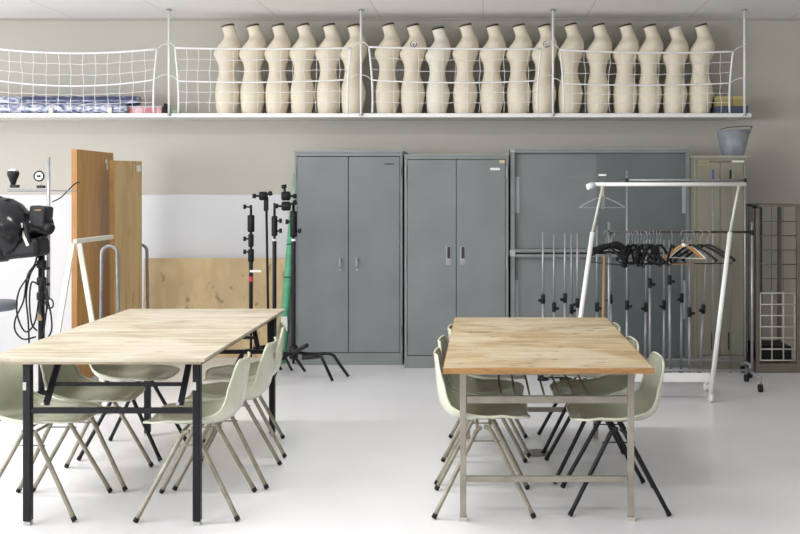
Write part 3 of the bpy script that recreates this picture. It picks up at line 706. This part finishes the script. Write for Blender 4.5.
# ------------------------------------------------------------------ studio lamp and its stand
def lamp():
    d = 6.5; o = Vector((X(43, d), d, 0))
    t = thing('light_stand', 'chrome and black light stand with cross arm and looped cables at the left edge', 'light stand', o)
    dx = lambda px: X(px, d) - o.x
    MB().tube([(dx(46.5), .03, Z(300, d)), (dx(46.5), .03, Z(157, d))], .011, 12).build('chrome_pole', chrome, t, smooth=True)
    MB().tube([(dx(41.5), 0, .10), (dx(41.5), 0, Z(255, d))], .02, 14).build('black_pole', blackmetal, t, smooth=True)
    MB().tube([(dx(41.5), 0, Z(262, d)), (dx(43.5), 0.01, Z(228, d))], .013, 12).build('upper_pole', blackmetal, t, smooth=True)
    for k in range(3):
        a = 2.2 + 2 * PI * k / 3
        MB().bar((dx(41.5), 0, .16), (dx(41.5) + .42 * math.cos(a), .42 * math.sin(a), .02), .022, .03).build('foot', blackmetal, t, bevel=.003)
    for y in (268, 285, 300): MB().lathe([(.028, 0), (.03, .01), (.03, .04), (.028, .05)], (dx(41.5), 0, Z(y, d)), n=16).build('collar', black, t)
    for y in (270, 286):
        MB().cyl((dx(42), -.0, Z(y - 1, d)), (dx(50), -.01, Z(y - 2, d)), .009).build('clamp_knob', black, t, smooth=True)
    MB().box((dx(41), -.022, Z(317, d)), (.03, .008, .04)).build('tape_patch', mat('tan_patch', sl(150, 130, 100), .7), t)
    arm = MB().bar((dx(6), .03, Z(190.3, d)), (dx(47), .03, Z(190.3, d)), .02, .018).bar((dx(47), .03, Z(190.3, d)), (dx(73), .05, Z(191, d)), .014, .010)
    arm.build('cross_arm', mat('grey_metal', sl(112, 112, 114), .4, .2), t, bevel=.002)
    # cables
    c = MB(); rc = random.Random(3)
    def cab(pp, r=.0055, nm='cable'):
        MB().tube(crom([(dx(x), y_, Z(y, d)) for (x, y, y_) in pp], 6), r, 8).build(nm, rubber, t, smooth=True)
    cab([(42, 240, -.03), (38, 262, -.04), (31, 275, -.05), (27, 300, -.05), (19, 318, -.05), (19, 330, -.05), (27, 338, -.05), (38, 336, -.03)])
    cab([(40, 262, -.03), (33, 274, -.04), (29, 295, -.04), (31, 320, -.04), (32, 345, -.04)])
    cab([(46, 278, -.03), (50, 295, -.05), (54, 312, -.05), (55, 328, -.05), (51, 337, -.05), (47, 340, -.03)])
    cab([(41, 284, -.04), (35, 282, -.05), (33, 300, -.05), (35, 322, -.05), (40, 330, -.04)])
    cab([(42, 285, -.04), (49, 287, -.05), (50, 305, -.05), (47, 330, -.05), (44, 336, -.04)])
    cab([(52, 297, -.05), (56, 300, -.05), (56, 306, -.05), (51, 307, -.05), (49, 301, -.05), (52, 297, -.05)], .005)
    cab([(50, 202, .03), (57, 198, .05), (64, 190, .07), (69, 184, .09), (72, 182, .12)], .004)
    cab([(43, 246, -.03), (36, 270, -.06), (24, 290, -.07), (22, 312, -.07), (30, 330, -.07), (38, 322, -.05), (42, 300, -.05)])
    cab([(45, 262, -.03), (47, 275, -.06), (44, 296, -.07), (48, 318, -.07), (52, 300, -.06), (48, 284, -.05), (42, 282, -.04)])
    # lamp head
    h = thing('studio_lamp', 'big glossy black studio lamp head cut by the left photo edge', 'lamp', V(30, 226, d - .02))
    ax = Vector((-.96, -.22, -.10)).normalized()
    MB().lathe([(.03, -.14), (.06, -.13), (.075, -.10), (.08, -.03), (.10, .0), (.15, .035), (.187, .085), (.203, .14), (.205, .19), (.20, .20), (.19, .19), (.185, .14), (.16, .07)], axis=ax, n=40, cap=False).build('reflector_dome', mat('gloss_black_dome', (.006, .007, .010), .18, 0, coat=.0), h, smooth=True)
    rim = MB().lathe([(.208, .15), (.212, .155), (.212, .20), (.208, .205)], axis=ax, n=40, cap=False); rim.build('rim_band', black, h, smooth=True)
    MB().box((.075, -.01, .06), (.11, .13, .14), Matrix.Rotation(.1, 3, 'Y')).build('housing', black, h, bevel=.015)
    MB().box((.09, -.085, .105), (.04, .01, .009)).build('tag_strip', mat('orange_tag', sl(130, 96, 66), .6), h)
    MB().cyl((.12, -.05, -.005), (.165, -.06, -.02), .034, 18).build('tilt_knob', black, h, smooth=True)
    MB().tube(crom([(.02, -.12, .02), (.05, -.14, -.06), (.06, -.10, -.12), (.09, -.03, -.10), (.11, 0, -.02)], 5), .012, 10).build('yoke', black, h, smooth=True)
    MB().bar((.0, -.11, -.02), (.05, -.12, -.12), .03, .02).build('bracket', mat('silver_bracket', sl(170, 170, 165), .4, .4), h)
    MB().box((.0, -.13, .01), (.022, .008, .03)).build('white_sticker', paper, h)
    sk = MB(); sk.box((-.10, -.03, -.15), (.42, .20, .12), Matrix.Rotation(-.10, 3, 'Y')); sk.build('lower_hood', black, h, bevel=.03)
    # small heads on the arm
    p = V(11, 189, d) + Vector((0, .03, .006))
    t2 = thing('clip_lamp', 'small black clip head with a white top, left on the grey cross arm', 'clip', p)
    MB().box((.01, 0, .012), (.055, .03, .02)).build('clip_base', black, t2, bevel=.004)
    MB().lathe([(.012, .02), (.018, .035), (.026, .06), (.037, .085), (.037, .105), (.03, .112)], n=18).build('body', black, t2, smooth=True)
    MB().box((0, -.004, .116), (.045, .03, .016)).build('white_top', whitepl, t2, bevel=.003)
    p = V(39, 189, d) + Vector((0, .03, .006))
    t2 = thing('ring_gauge', 'small round black-rimmed dial on a stalk on the cross arm', 'dial', p)
    MB().box((.0, 0, .009), (.05, .03, .018)).build('clip_base', black, t2, bevel=.004)
    MB().tube([(-.002, 0, .01), (.0, 0, .045)], .004, 8).build('stalk', chrome, t2, smooth=True)
    c0 = Vector((-.013, 0, .078))
    MB().tube([c0 + Vector((.031 * math.cos(k * PI / 12), 0, .031 * math.sin(k * PI / 12))) for k in range(24)], .006, 8, closed=True).build('rim', black, t2, smooth=True)
    MB().lathe([(.028, -.003), (.028, .003)], c0, (0, 1, 0), 24).build('dial_face', mat('pale_dial', sl(200, 200, 195), .4), t2)
    MB().box(c0 + Vector((0, -.006, 0)), (.022, .004, .014)).build('dial_mark', black, t2)
lamp()
# grey stool
d = 6.9; sc = Vector((X(15.5, d) - .17, d, 0)); zt = .70
t = thing('stool', 'round grey topped stool cut by the left photo edge', 'stool', sc)
MB().lathe([(0, zt - .06), (.15, zt - .06), (.168, zt - .045), (.17, zt - .015), (.16, zt), (0, zt)], n=36, cap=False).build('seat', mat('grey_vinyl', sl(108, 114, 122), .5), t, smooth=True)
MB().tube([(0, 0, .05), (0, 0, zt - .06)], .02).build('column', chrome, t, smooth=True)
MB().lathe([(.0, 0), (.2, 0), (.2, .02), (.03, .05), (0, .05)], n=32, cap=False).build('base', blackmetal, t, smooth=True)

# ------------------------------------------------------------------ black stands
def knob(c, dirv, L=.045, r=.012):
    c = Vector(c); dv = Vector(dirv).normalized(); m = MB(); m.cyl(c, c + dv * L, r * .6, 8)
    s = dv.cross(Vector((0, 1, 0))); s = s.normalized() if s.length > .1 else Vector((1, 0, 0))
    m.cyl(c + dv * L - s * .018, c + dv * L + s * .018, r, 10); return m
def stand(px, d, ytop, label, segs, knobs, bands=(), legs=True, yaw=0.3, tilt=0):
    o = Vector((X(px, d), d, 0)); t = thing('tripod_stand', label, 'light stand', o)
    zt = Z(ytop, d)
    MB().tube([(0, 0, .12), (tilt, 0, zt)], .010, 12).build('pole', blackmetal, t, smooth=True)
    for (ya, yb_, r) in segs: 
        z0, z1 = Z(yb_, d), Z(ya, d)
        MB().lathe([(r * .8, z0), (r, z0 + .008), (r, z1 - .008), (r * .8, z1)], n=16).build('tube_section', black, t, smooth=True)
    for (y, s) in knobs: knob((0, 0, Z(y, d)), (s, -.15, .05), .05).build('knob', black, t, smooth=True)
    for y in bands: MB().lathe([(.0165, -.009), (.0165, .009)], (0, 0, Z(y, d)), n=16).build('white_band', whitepl, t)
    if legs:
        for k in range(3):
            a = yaw + 2 * PI * k / 3; c, s = math.cos(a), math.sin(a)
            g = MB().tube(crom([(.015 * c, .015 * s, .17 + .012 * k), (.09 * c, .09 * s, .165 + .012 * k), (.15 * c, .15 * s, .14), (.24 * c, .24 * s, .015)], 5), .011, 10)
            g.build('leg', blackmetal, t, smooth=True)
    return t
def grip(t, p, dirs, nm='grip_head'):
    m = MB()
    m.lathe([(.028, -.034), (.036, -.024), (.036, .024), (.028, .034)], p, (1, .3, 0), 16)
    for q in dirs: m.add(*(lambda k: (k.v, k.f))(knob(p, q, .075, .015)))
    m.build(nm, black, t, smooth=True)
t1 = stand(251, 8.05, 205, 'black light stand at the far left of the stands, before the plywood', [(215, 232, .028), (234, 247, .022), (249, 262, .024), (262, 330, .016)], [(207, -1), (239, -1), (252, -1)], yaw=2.2)
MB().lathe([(.0175, -.02), (.0175, .02)], (0, 0, Z(279, 8.05)), n=16).build('red_band', mat('red_tape', sl(190, 60, 70), .5), t1)
MB().box((.04, -.02, Z(271, 8.05)), (.09, .004, .018)).build('paper_tag', paper, t1)
t2 = stand(274.5, 7.95, 203, 'black grip stand with two side knobs, second pole from the grey cabinet', [(216, 236, .024), (240, 345, .0165)], [(221, 1), (231, 1)], bands=(240,), yaw=.2)
t3 = stand(268.8, 8.15, 203, 'thin black pole with a black clamp head, behind the grip stand', [], [], yaw=-.5, tilt=-.02)
grip(t3, (-.04, -.02, Z(196, 8.15)), [(-1, 0, 0), (.6, -.3, .2)])
MB().bar((-.02, -.01, Z(197, 8.15)), (-.02, -.01, Z(211, 8.15)), .035, .04).build('clamp_body', black, t3, bevel=.008)
t4 = stand(293.5, 7.75, 204, 'black grip stand touching the left edge of the grey cabinet, spread feet beside it', [(211, 237, .026), (241, 352, .018)], [(222, -1), (231, 1)], bands=(240,), legs=False)
grip(t4, (-.055, -.02, Z(196, 7.75)), [(.7, -.2, 0), (-.2, 0, 1)]); grip(t4, (-.05, -.04, Z(206, 7.75)), [(-1, 0, 0), (.5, 0, .2)])
o4 = t4.location
for (pts) in ([(293.5, 349, 7.75), (308, 356, 7.72), (321, 356, 7.60), (332.5, 381.0, 7.63)], [(293.5, 352, 7.75), (312, 354, 7.85), (331, 354, 7.82), (338, 362, 7.82), (348.5, 376.5, 7.80)],
              [(293.5, 352, 7.75), (286, 356, 7.6), (279, 362, 7.55), (272, 385, 7.5)]):
    P = [V(*p) - Vector(o4) for p in pts]; P[-1].z = .012
    MB().tube(crom(P[:-1], 3) + [P[-1]], .012, 10).build('leg', blackmetal, t4, smooth=True)
for (xp, yp, a) in ((300, 349, .5), (311, 357, .1)):
    MB().box(V(xp, yp, 7.68) - Vector(o4), (.14, .05, .03), Matrix.Rotation(-a, 3, 'Y')).build('base_clamp', black, t4, bevel=.01)
MB().lathe([(.03, .16), (.035, .17), (.035, .25), (.03, .26)], n=16).build('hub', black, t4, smooth=True)
# green roll
gr = mat('green_paper', sl(104, 188, 146), .5, noise=.2, nscale=6, stretch=(1, 1, 2))
a_ = V(281.5, 344, 8.45); b_ = V(291.5, 180, 8.62); a_.z = .0
d0 = V(279, 360, 8.3); a_ = Vector((X(281.5, 8.45), 8.45, .0))
t = thing('paper_roll', 'leaning green paper roll with a white label beside the grey cabinet', 'roll', a_)
v = Vector((X(296.5, 8.80), 8.80, Z(170, 8.8))) - a_
MB().tube([v * 0.005, v * .5, v * .75], [.036, .036, .034], 20).build('roll', gr, t, smooth=True)
MB().tube([v * .75, v * .98], [.036, .03], 20).build('upper_wrap', mat('pale_green_wrap', sl(150, 176, 158), .4), t, smooth=True)
for q in (.16, .43, .60): MB().tube([v * q, v * (q + .006)], .0375, 20).build('tie_band', mat('dark_green_band', sl(40, 90, 66), .5), t, smooth=True)
lbv = v * .2; MB().box(lbv + Vector((.004, -.037, .0)), (.052, .004, .125)).build('white_label', paper, t)

# ------------------------------------------------------------------ white garment rack
def white_rack():
    d = 7.1; t = thing('garment_rack', 'white garment rack with slanting legs in front of the chrome racks', 'clothes rack', (X(640, d), d, 0))
    ox = t.location.x; dx = lambda px: X(px, d) - ox
    MB().tube([(dx(590), 0, Z(184.3, d)), (dx(746), 0, Z(184.3, d))], .014, 14).build('top_rail', white, t, smooth=True)
    MB().tube([(dx(587), -.015, Z(187, d)), (dx(594), 0, Z(185, d))], .022, 14).build('rail_end_cap', whitepl, t, smooth=True)
    feet = []
    for (xt, xm, xb, xk) in ((603, 592, 570, 575), (739, 729, 711, 706)):
        T = Vector((dx(xt), 0, Z(185, d))); B = Vector((X(xb, 6.92) - ox, -.18, .07)); Mv = Vector((dx(xm), -.03, Z(232, d)))
        l = MB().tube([B, Mv], .0165, 12).build('leg', white, t, smooth=True)
        tag(MB().tube([Mv, T], .0095, 12).build('inner_tube', mat('off_white_tube', sl(200, 200, 190), .4), l, smooth=True), 'thinner upper tube')
        K = Vector((X(xk, 7.3) - ox, .2, .10)); Fr = Vector((B.x, B.y, .10))
        f = MB().bar(Fr, K, .028, .03).build('foot', white, t, bevel=.004); feet.append((Fr, K))
        for p in (Fr, K):
            MB().cyl((p.x, p.y, .10), (p.x, p.y, .05), .012, 10).build('caster_stem', white, f, smooth=True)
            MB().cyl((p.x - .013, p.y, .028), (p.x + .013, p.y, .028), .028, 18).build('caster_wheel', whitepl, f, smooth=True)
    a, b = feet[0][0].lerp(feet[0][1], .2), feet[1][0].lerp(feet[1][1], .2); a.z = b.z = .158
    MB().bar(a, b, .03, .062).build('base_bar', white, t, bevel=.004)
white_rack()
def hanger_mesh(w=.42, thick=.008, drop=.085, bar=True, r=None):
    """hanger in local x-z plane, hanging point at the origin"""
    hook = crom([(-.022, 0, -.03), (-.02, 0, -.008), (0, 0, .004), (.02, 0, -.01), (.018, 0, -.035), (0, 0, -.055), (0, 0, -.105)], 4)
    h = w / 2; zt = -.105
    sh = crom([(-h, 0, zt - drop), (-h * .75, 0, zt - drop * .66), (-h * .3, 0, zt - drop * .18), (0, 0, zt), (h * .3, 0, zt - drop * .18), (h * .75, 0, zt - drop * .66), (h, 0, zt - drop)], 4)
    rs = [thick * (1.0 + .5 * min(1, abs(p.x) / h)) for p in sh]
    return hook, sh, rs, zt - drop
def make_hanger(name, label, hm, sm, w, th, drop, group, bar_r=.004, padded=False, bd=.0):
    t = thing(name, label, 'hanger', group=group)
    hook, sh, rs, zb = hanger_mesh(w, th, drop)
    MB().tube(hook, .0026, 8).build('hook', hm, t, smooth=True)
    if padded: rs = [r * 1.0 for r in rs]
    MB().tube(sh, rs, 8).build('shoulder', sm, t, smooth=True)
    MB().tube([(-w / 2 + .012, 0, zb), (-w / 2 + .03, 0, zb - bd), (w / 2 - .03, 0, zb - bd), (w / 2 - .012, 0, zb)], bar_r, 8).build('trouser_bar', sm, t, smooth=True)
    return t
# wire hanger with a tag on the white rack
dW = 7.1
t = make_hanger('wire_hanger', 'pale wire hanger with a grey tag on the left end of the white rack', chrome, mat('pale_wire', sl(160, 165, 165), .4, .3), .33, .0035, .075, None, .0022)
t.location = (X(602, dW), dW, Z(184.3, dW) + .014); t.rotation_euler = (0, 0, .1)
MB().box((0, -.006, -.06), (.025, .004, .085)).build('tan_tag', mat('tan_tag', sl(190, 180, 150), .7), t)
MB().box((.004, -.008, -.145), (.028, .004, .09)).build('grey_tag', mat('grey_tag', sl(120, 124, 124), .6), t)
tag(MB().box((X(602, dW), dW - .01, Z(175, dW)), (.055, .004, .014)).build('label_flag', whitepl), None)
bpy.data.objects['label_flag'].parent = t; bpy.data.objects['label_flag'].matrix_parent_inverse = Matrix.Identity(4); bpy.data.objects['label_flag'].location = (-t.location.x + 0.0, -t.location.y, -t.location.z)
bpy.data.objects['label_flag'].data.transform(Matrix.Translation((0, 0, 0)))

# chrome rack one: rail with hangers
def caster(parent, x, y):
    MB().cyl((x, y, .10), (x, y, .05), .008, 8).build('caster_stem', chrome, parent, smooth=True)
    MB().cyl((x - .014, y, .028), (x + .014, y, .028), .028, 16).build('caster_wheel', rubber, parent, smooth=True)
def chrome_rack(d, xl, xr, yrail, ytips, y0, y1, label, dark):
    xa, xb = X(xl, d), X(xr, d); t = thing('garment_rack', label, 'clothes rack', ((xa + xb) / 2, d, 0)); h = (xb - xa) / 2; zr = Z(yrail, d); zt = Z(ytips, d)
    MB().tube([(-h, 0, zr), (h, 0, zr)], .009, 12).build('rail', dark, t, smooth=True)
    for s in (-1, 1):
        p = MB().tube([(s * h, 0, .10), (s * h, 0, zt)], .010, 12).build('post', chrome, t, smooth=True)
        MB().lathe([(.013, zr - .022), (.013, zr + .014)], (s * h, 0, 0), n=12).build('joint', black, p)
        f = MB().tube([(s * h, y0 - d, .10), (s * h, y1 - d, .10)], .012, 10).build('foot', chrome, t, smooth=True)
        for y in (y0 - d, y1 - d): caster(f, s * h, y)
    MB().tube([(-h, 0, .115), (h, 0, .115)], .010, 10).build('base_bar', chrome, t, smooth=True)
    return t, zr
darkchrome = mat('dark_chrome', sl(86, 80, 76), .3, .6)
r1, zr1 = chrome_rack(7.5, 609, 752, 232, 222, 7.27, 7.66, 'low chrome rack whose dark rail holds the black hangers', darkchrome)
r2, zr2 = chrome_rack(7.95, 627, 745, 180, 171, 7.80, 8.02, 'tall thin chrome rack just behind the white rack rail', chrome)
gH = 'black hangers on the dark rail'
b_h = make_hanger('coat_hanger', '', chrome, black, .42, .0075, .118, gH, bd=.02)
pos = []
xs_ = [606, 629, 632, 635, 638, 641, 644, 647, 650, 653, 657, 661]
for i, px in enumerate(xs_): pos.append((px, (1.1 + random.uniform(-.35, .4)) * (1 if i % 3 else -1), 'black plastic coat hanger in the tight bunch at the left of the dark rail'))
pos += [(672, 1.2, 'black coat hanger just left of the wooden hanger'), (691, .75, 'black coat hanger just right of the wooden hanger'), (700, .50, 'wide black coat hanger second to the right of the wooden hanger'), (707, .62, 'black coat hanger at the right end of the hanger row')]
first = True
for px, yaw, lb in pos:
    loc = (X(px, 7.5), 7.5, zr1 + .0075)
    if first: o = b_h; first = False; o.location = loc; o.rotation_euler = (0, 0, yaw); o['label'] = lb
    else: dup(b_h, loc, -yaw if px > 680 else yaw, lb).rotation_euler.y = random.uniform(-.14, .14) if px < 665 else -.04
t = make_hanger('padded_hanger', 'thick black padded hanger hanging at the left end of the dark rail', chrome, black, .30, .020, .05, None, .006)
t.location = (X(611, 7.5), 7.46, zr1 + .0075); t.rotation_euler = (0, 0, .15)
MB().tube(crom([(-.01, -.02, -.10), (.06, -.02, -.105), (.10, -.02, -.17), (.085, -.02, -.27)], 5), [.02, .022, .024, .024, .022, .022, .02, .02, .02, .02, .022, .024, .024, .026, .026, .022], 10).build('hanging_strap', black, t, smooth=True)
woodh = mat('varnished_wood', sl(190, 140, 80), .35, coat=.3)
t = make_hanger('wooden_hanger', 'light brown wooden hanger facing the room in the middle of the dark rail', chrome, woodh, .30, .0095, .105, None, .0035, bd=.035)
t.location = (X(683, 7.5), 7.47, zr1 + .0075); t.rotation_euler = (0, 0, .12)
MB().lathe([(.016, -.012), (.02, 0), (.014, .014)], (0, -.004, -.105), (0, 0, 1), 14).build('white_collar', whitepl, t, smooth=True)
t = make_hanger('white_hanger', 'thin white hanger hanging just behind the wooden hanger', chrome, whitepl, .28, .0045, .10, None, .003)
t.location = (X(688, 7.5), 7.52, zr1 + .0075); t.rotation_euler = (0, 0, -.5)
tag(MB().tube([(X(604.3, 7.2), 7.33, .012), (X(604.3, 7.33), 7.33, Z(255, 7.33))], .011, 10).build('wooden_stick', mat('stick_wood', sl(150, 120, 80), .6), smooth=True), 'thin upright light brown wooden stick behind the tan table', 'stick')

# chrome telescopic stands
def pole_stand(px, d, ytop, yclamp, label, tilt=0, knobside=1, tip=None):
    t = thing('telescopic_stand', label, 'stand', (X(px, d), d, 0), group='chrome telescopic poles near the clothes racks')
    zt = Z(ytop, d); zc_ = Z(yclamp, d); k = tilt
    MB().tube([(0, 0, .05), (k * zc_, 0, zc_)], .0105, 12).build('outer_tube', chrome, t, smooth=True)
    MB().tube([(k * zc_, 0, zc_), (k * zt, 0, zt)], .0085, 12).build('inner_tube', chrome, t, smooth=True)
    cx = k * zc_
    c = MB().lathe([(.014, zc_ - .036), (.016, zc_ - .03), (.016, zc_ + .03), (.012, zc_ + .036)], (cx, 0, 0), n=14).build('clamp', black, t, smooth=True)
    m = MB(); m.box((cx - knobside * .024, -.012, zc_ - .01), (.03, .02, .022)); m.build('clamp_knob', black, c, bevel=.006)
    MB().lathe([(.045, 0), (.045, .01), (.014, .05)], n=18).build('foot', blackmetal, t, smooth=True)
    if tip: MB().tube([(k * zt, 0, zt - .05), (k * zt, 0, zt + .03)], .012, 10).build('tip', tip, t, smooth=True)
    return t
for i, (px, yt, yc) in enumerate(((543, 232, 299), (554, 234, 307), (565, 233, 298), (571.5, 233, 309), (577.5, 233, 303))):
    pole_stand(px, 7.72 + .1 * (i % 2), yt, yc, 'chrome telescopic pole with black clamp, %s of the five before the wide cabinet' % ['leftmost', 'second', 'third', 'fourth', 'rightmost'][i], knobside=1 if i % 2 == 0 else -1)
for i, (px, d, yt, yc, tl, lb) in enumerate((
    (597, 7.82, 226, 307, .0, 'chrome telescopic pole just left of the wooden stick'),
    (611, 7.74, 238, 299, -.005, 'chrome telescopic pole just right of the wooden stick'),
    (627, 7.72, 235, 305, 0.0, 'chrome telescopic pole below the thick black padded hanger'),
    (645, 7.84, 240, 307, .012, 'chrome telescopic pole with low black clamp, left of the double-clamped pole'),
    (650, 7.70, 240, 283, .0, 'chrome telescopic pole with a high black clamp below the bunch of hangers'),
    (664, 7.80, 240, 305, .0, 'chrome telescopic pole with low clamp, below the left end of the wooden hanger'),
    (670, 7.70, 240, 280, -.004, 'chrome telescopic pole with high clamp, below the wooden hanger'),
    (681, 7.82, 240, 298, .008, 'chrome telescopic pole behind the middle of the wooden hanger'),
    (689.5, 7.72, 240, 312, .0, 'chrome telescopic pole at the left edge of the beige-grey locker'),
    (699.5, 7.80, 240, 309, .055, 'chrome telescopic pole leaning right, in front of the locker'),)):
    o = pole_stand(px, d, yt, yc, lb, tl, 1 if i % 2 else -1)
for (px, lb, tm) in ((713, 'tall thin pole with a blue tip standing before the locker', mat('blue_tip', sl(60, 75, 150), .4)), (730.5, 'tall thin pole with a black tip before the right locker door', black)):
    t = thing('thin_pole', lb, 'pole', (X(px, 8.02), 8.02, 0))
    MB().tube([(0, 0, .0), (0, 0, Z(180, 8.02))], .0075, 10).build('pole', chrome if tm is not black else mat('locker_pole', sl(120, 118, 106), .5), t, smooth=True)
    MB().tube([(0, 0, Z(180, 8.02)), (0, 0, Z(170, 8.02))], .009, 10).build('tip', tm, t, smooth=True)

# ------------------------------------------------------------------ lights
def area(name, loc, rot, sx, sy, power, col=(1, 1, 1)):
    l = bpy.data.lights.new(name, 'AREA'); l.shape = 'RECTANGLE'; l.size = sx; l.size_y = sy; l.energy = power; l.color = col
    o = bpy.data.objects.new(name, l); COL.objects.link(o); o.location = loc; o.rotation_euler = rot; return o
for (y, p) in ((-1.5, 240), (2.65, 240), (6.45, 55)):
    area('window_daylight', (-6.25, y, 1.7), (0, -PI / 2, 0), 1.6, 3.2, p * 1.0, (.96, .98, 1.0))
fixm = mat('fixture_white', (.8, .8, .8), .4)
for (x, y, p) in ((-3.6, 2.0, 34), (-1.0, 2.0, 28), (1.6, 2.0, 8), (-3.4, 5.2, 48), (-0.9, 5.2, 36), (1.6, 5.2, 3)):
    t = thing('ceiling_lamp', 'fluorescent ceiling lamp above the tables', 'ceiling lamp', (x, y, CZ), group='fluorescent ceiling lamps')
    MB().box((0, 0, -.02), (1.25, .22, .04)).build('housing', fixm, t, bevel=.004)
    area('lamp_light', (x, y, CZ - .045), (0, 0, 0), 1.2, .2, p, (1.0, .985, .95))
w = bpy.data.worlds.new('w'); S.world = w; w.use_nodes = True
bg = w.node_tree.nodes['Background']; bg.inputs[0].default_value = (.97, .98, 1.0, 1); bg.inputs[1].default_value = 0.72

cam = bpy.data.cameras.new('cam'); co = bpy.data.objects.new('camera', cam); COL.objects.link(co); S.camera = co
co.location = (0, 0, CH); co.rotation_euler = (PI / 2, 0, 0)
cam.sensor_width = 36; cam.lens = F / 800 * 36; cam.shift_x = (400 - 483) / 800; cam.shift_y = (187 - 267) / 800
cam.clip_start = .05; cam.clip_end = 60
S.view_settings.view_transform = 'Standard'; S.view_settings.look = 'None'; S.view_settings.gamma = 1; S.view_settings.exposure = 0.0
S.view_settings.use_curve_mapping = False
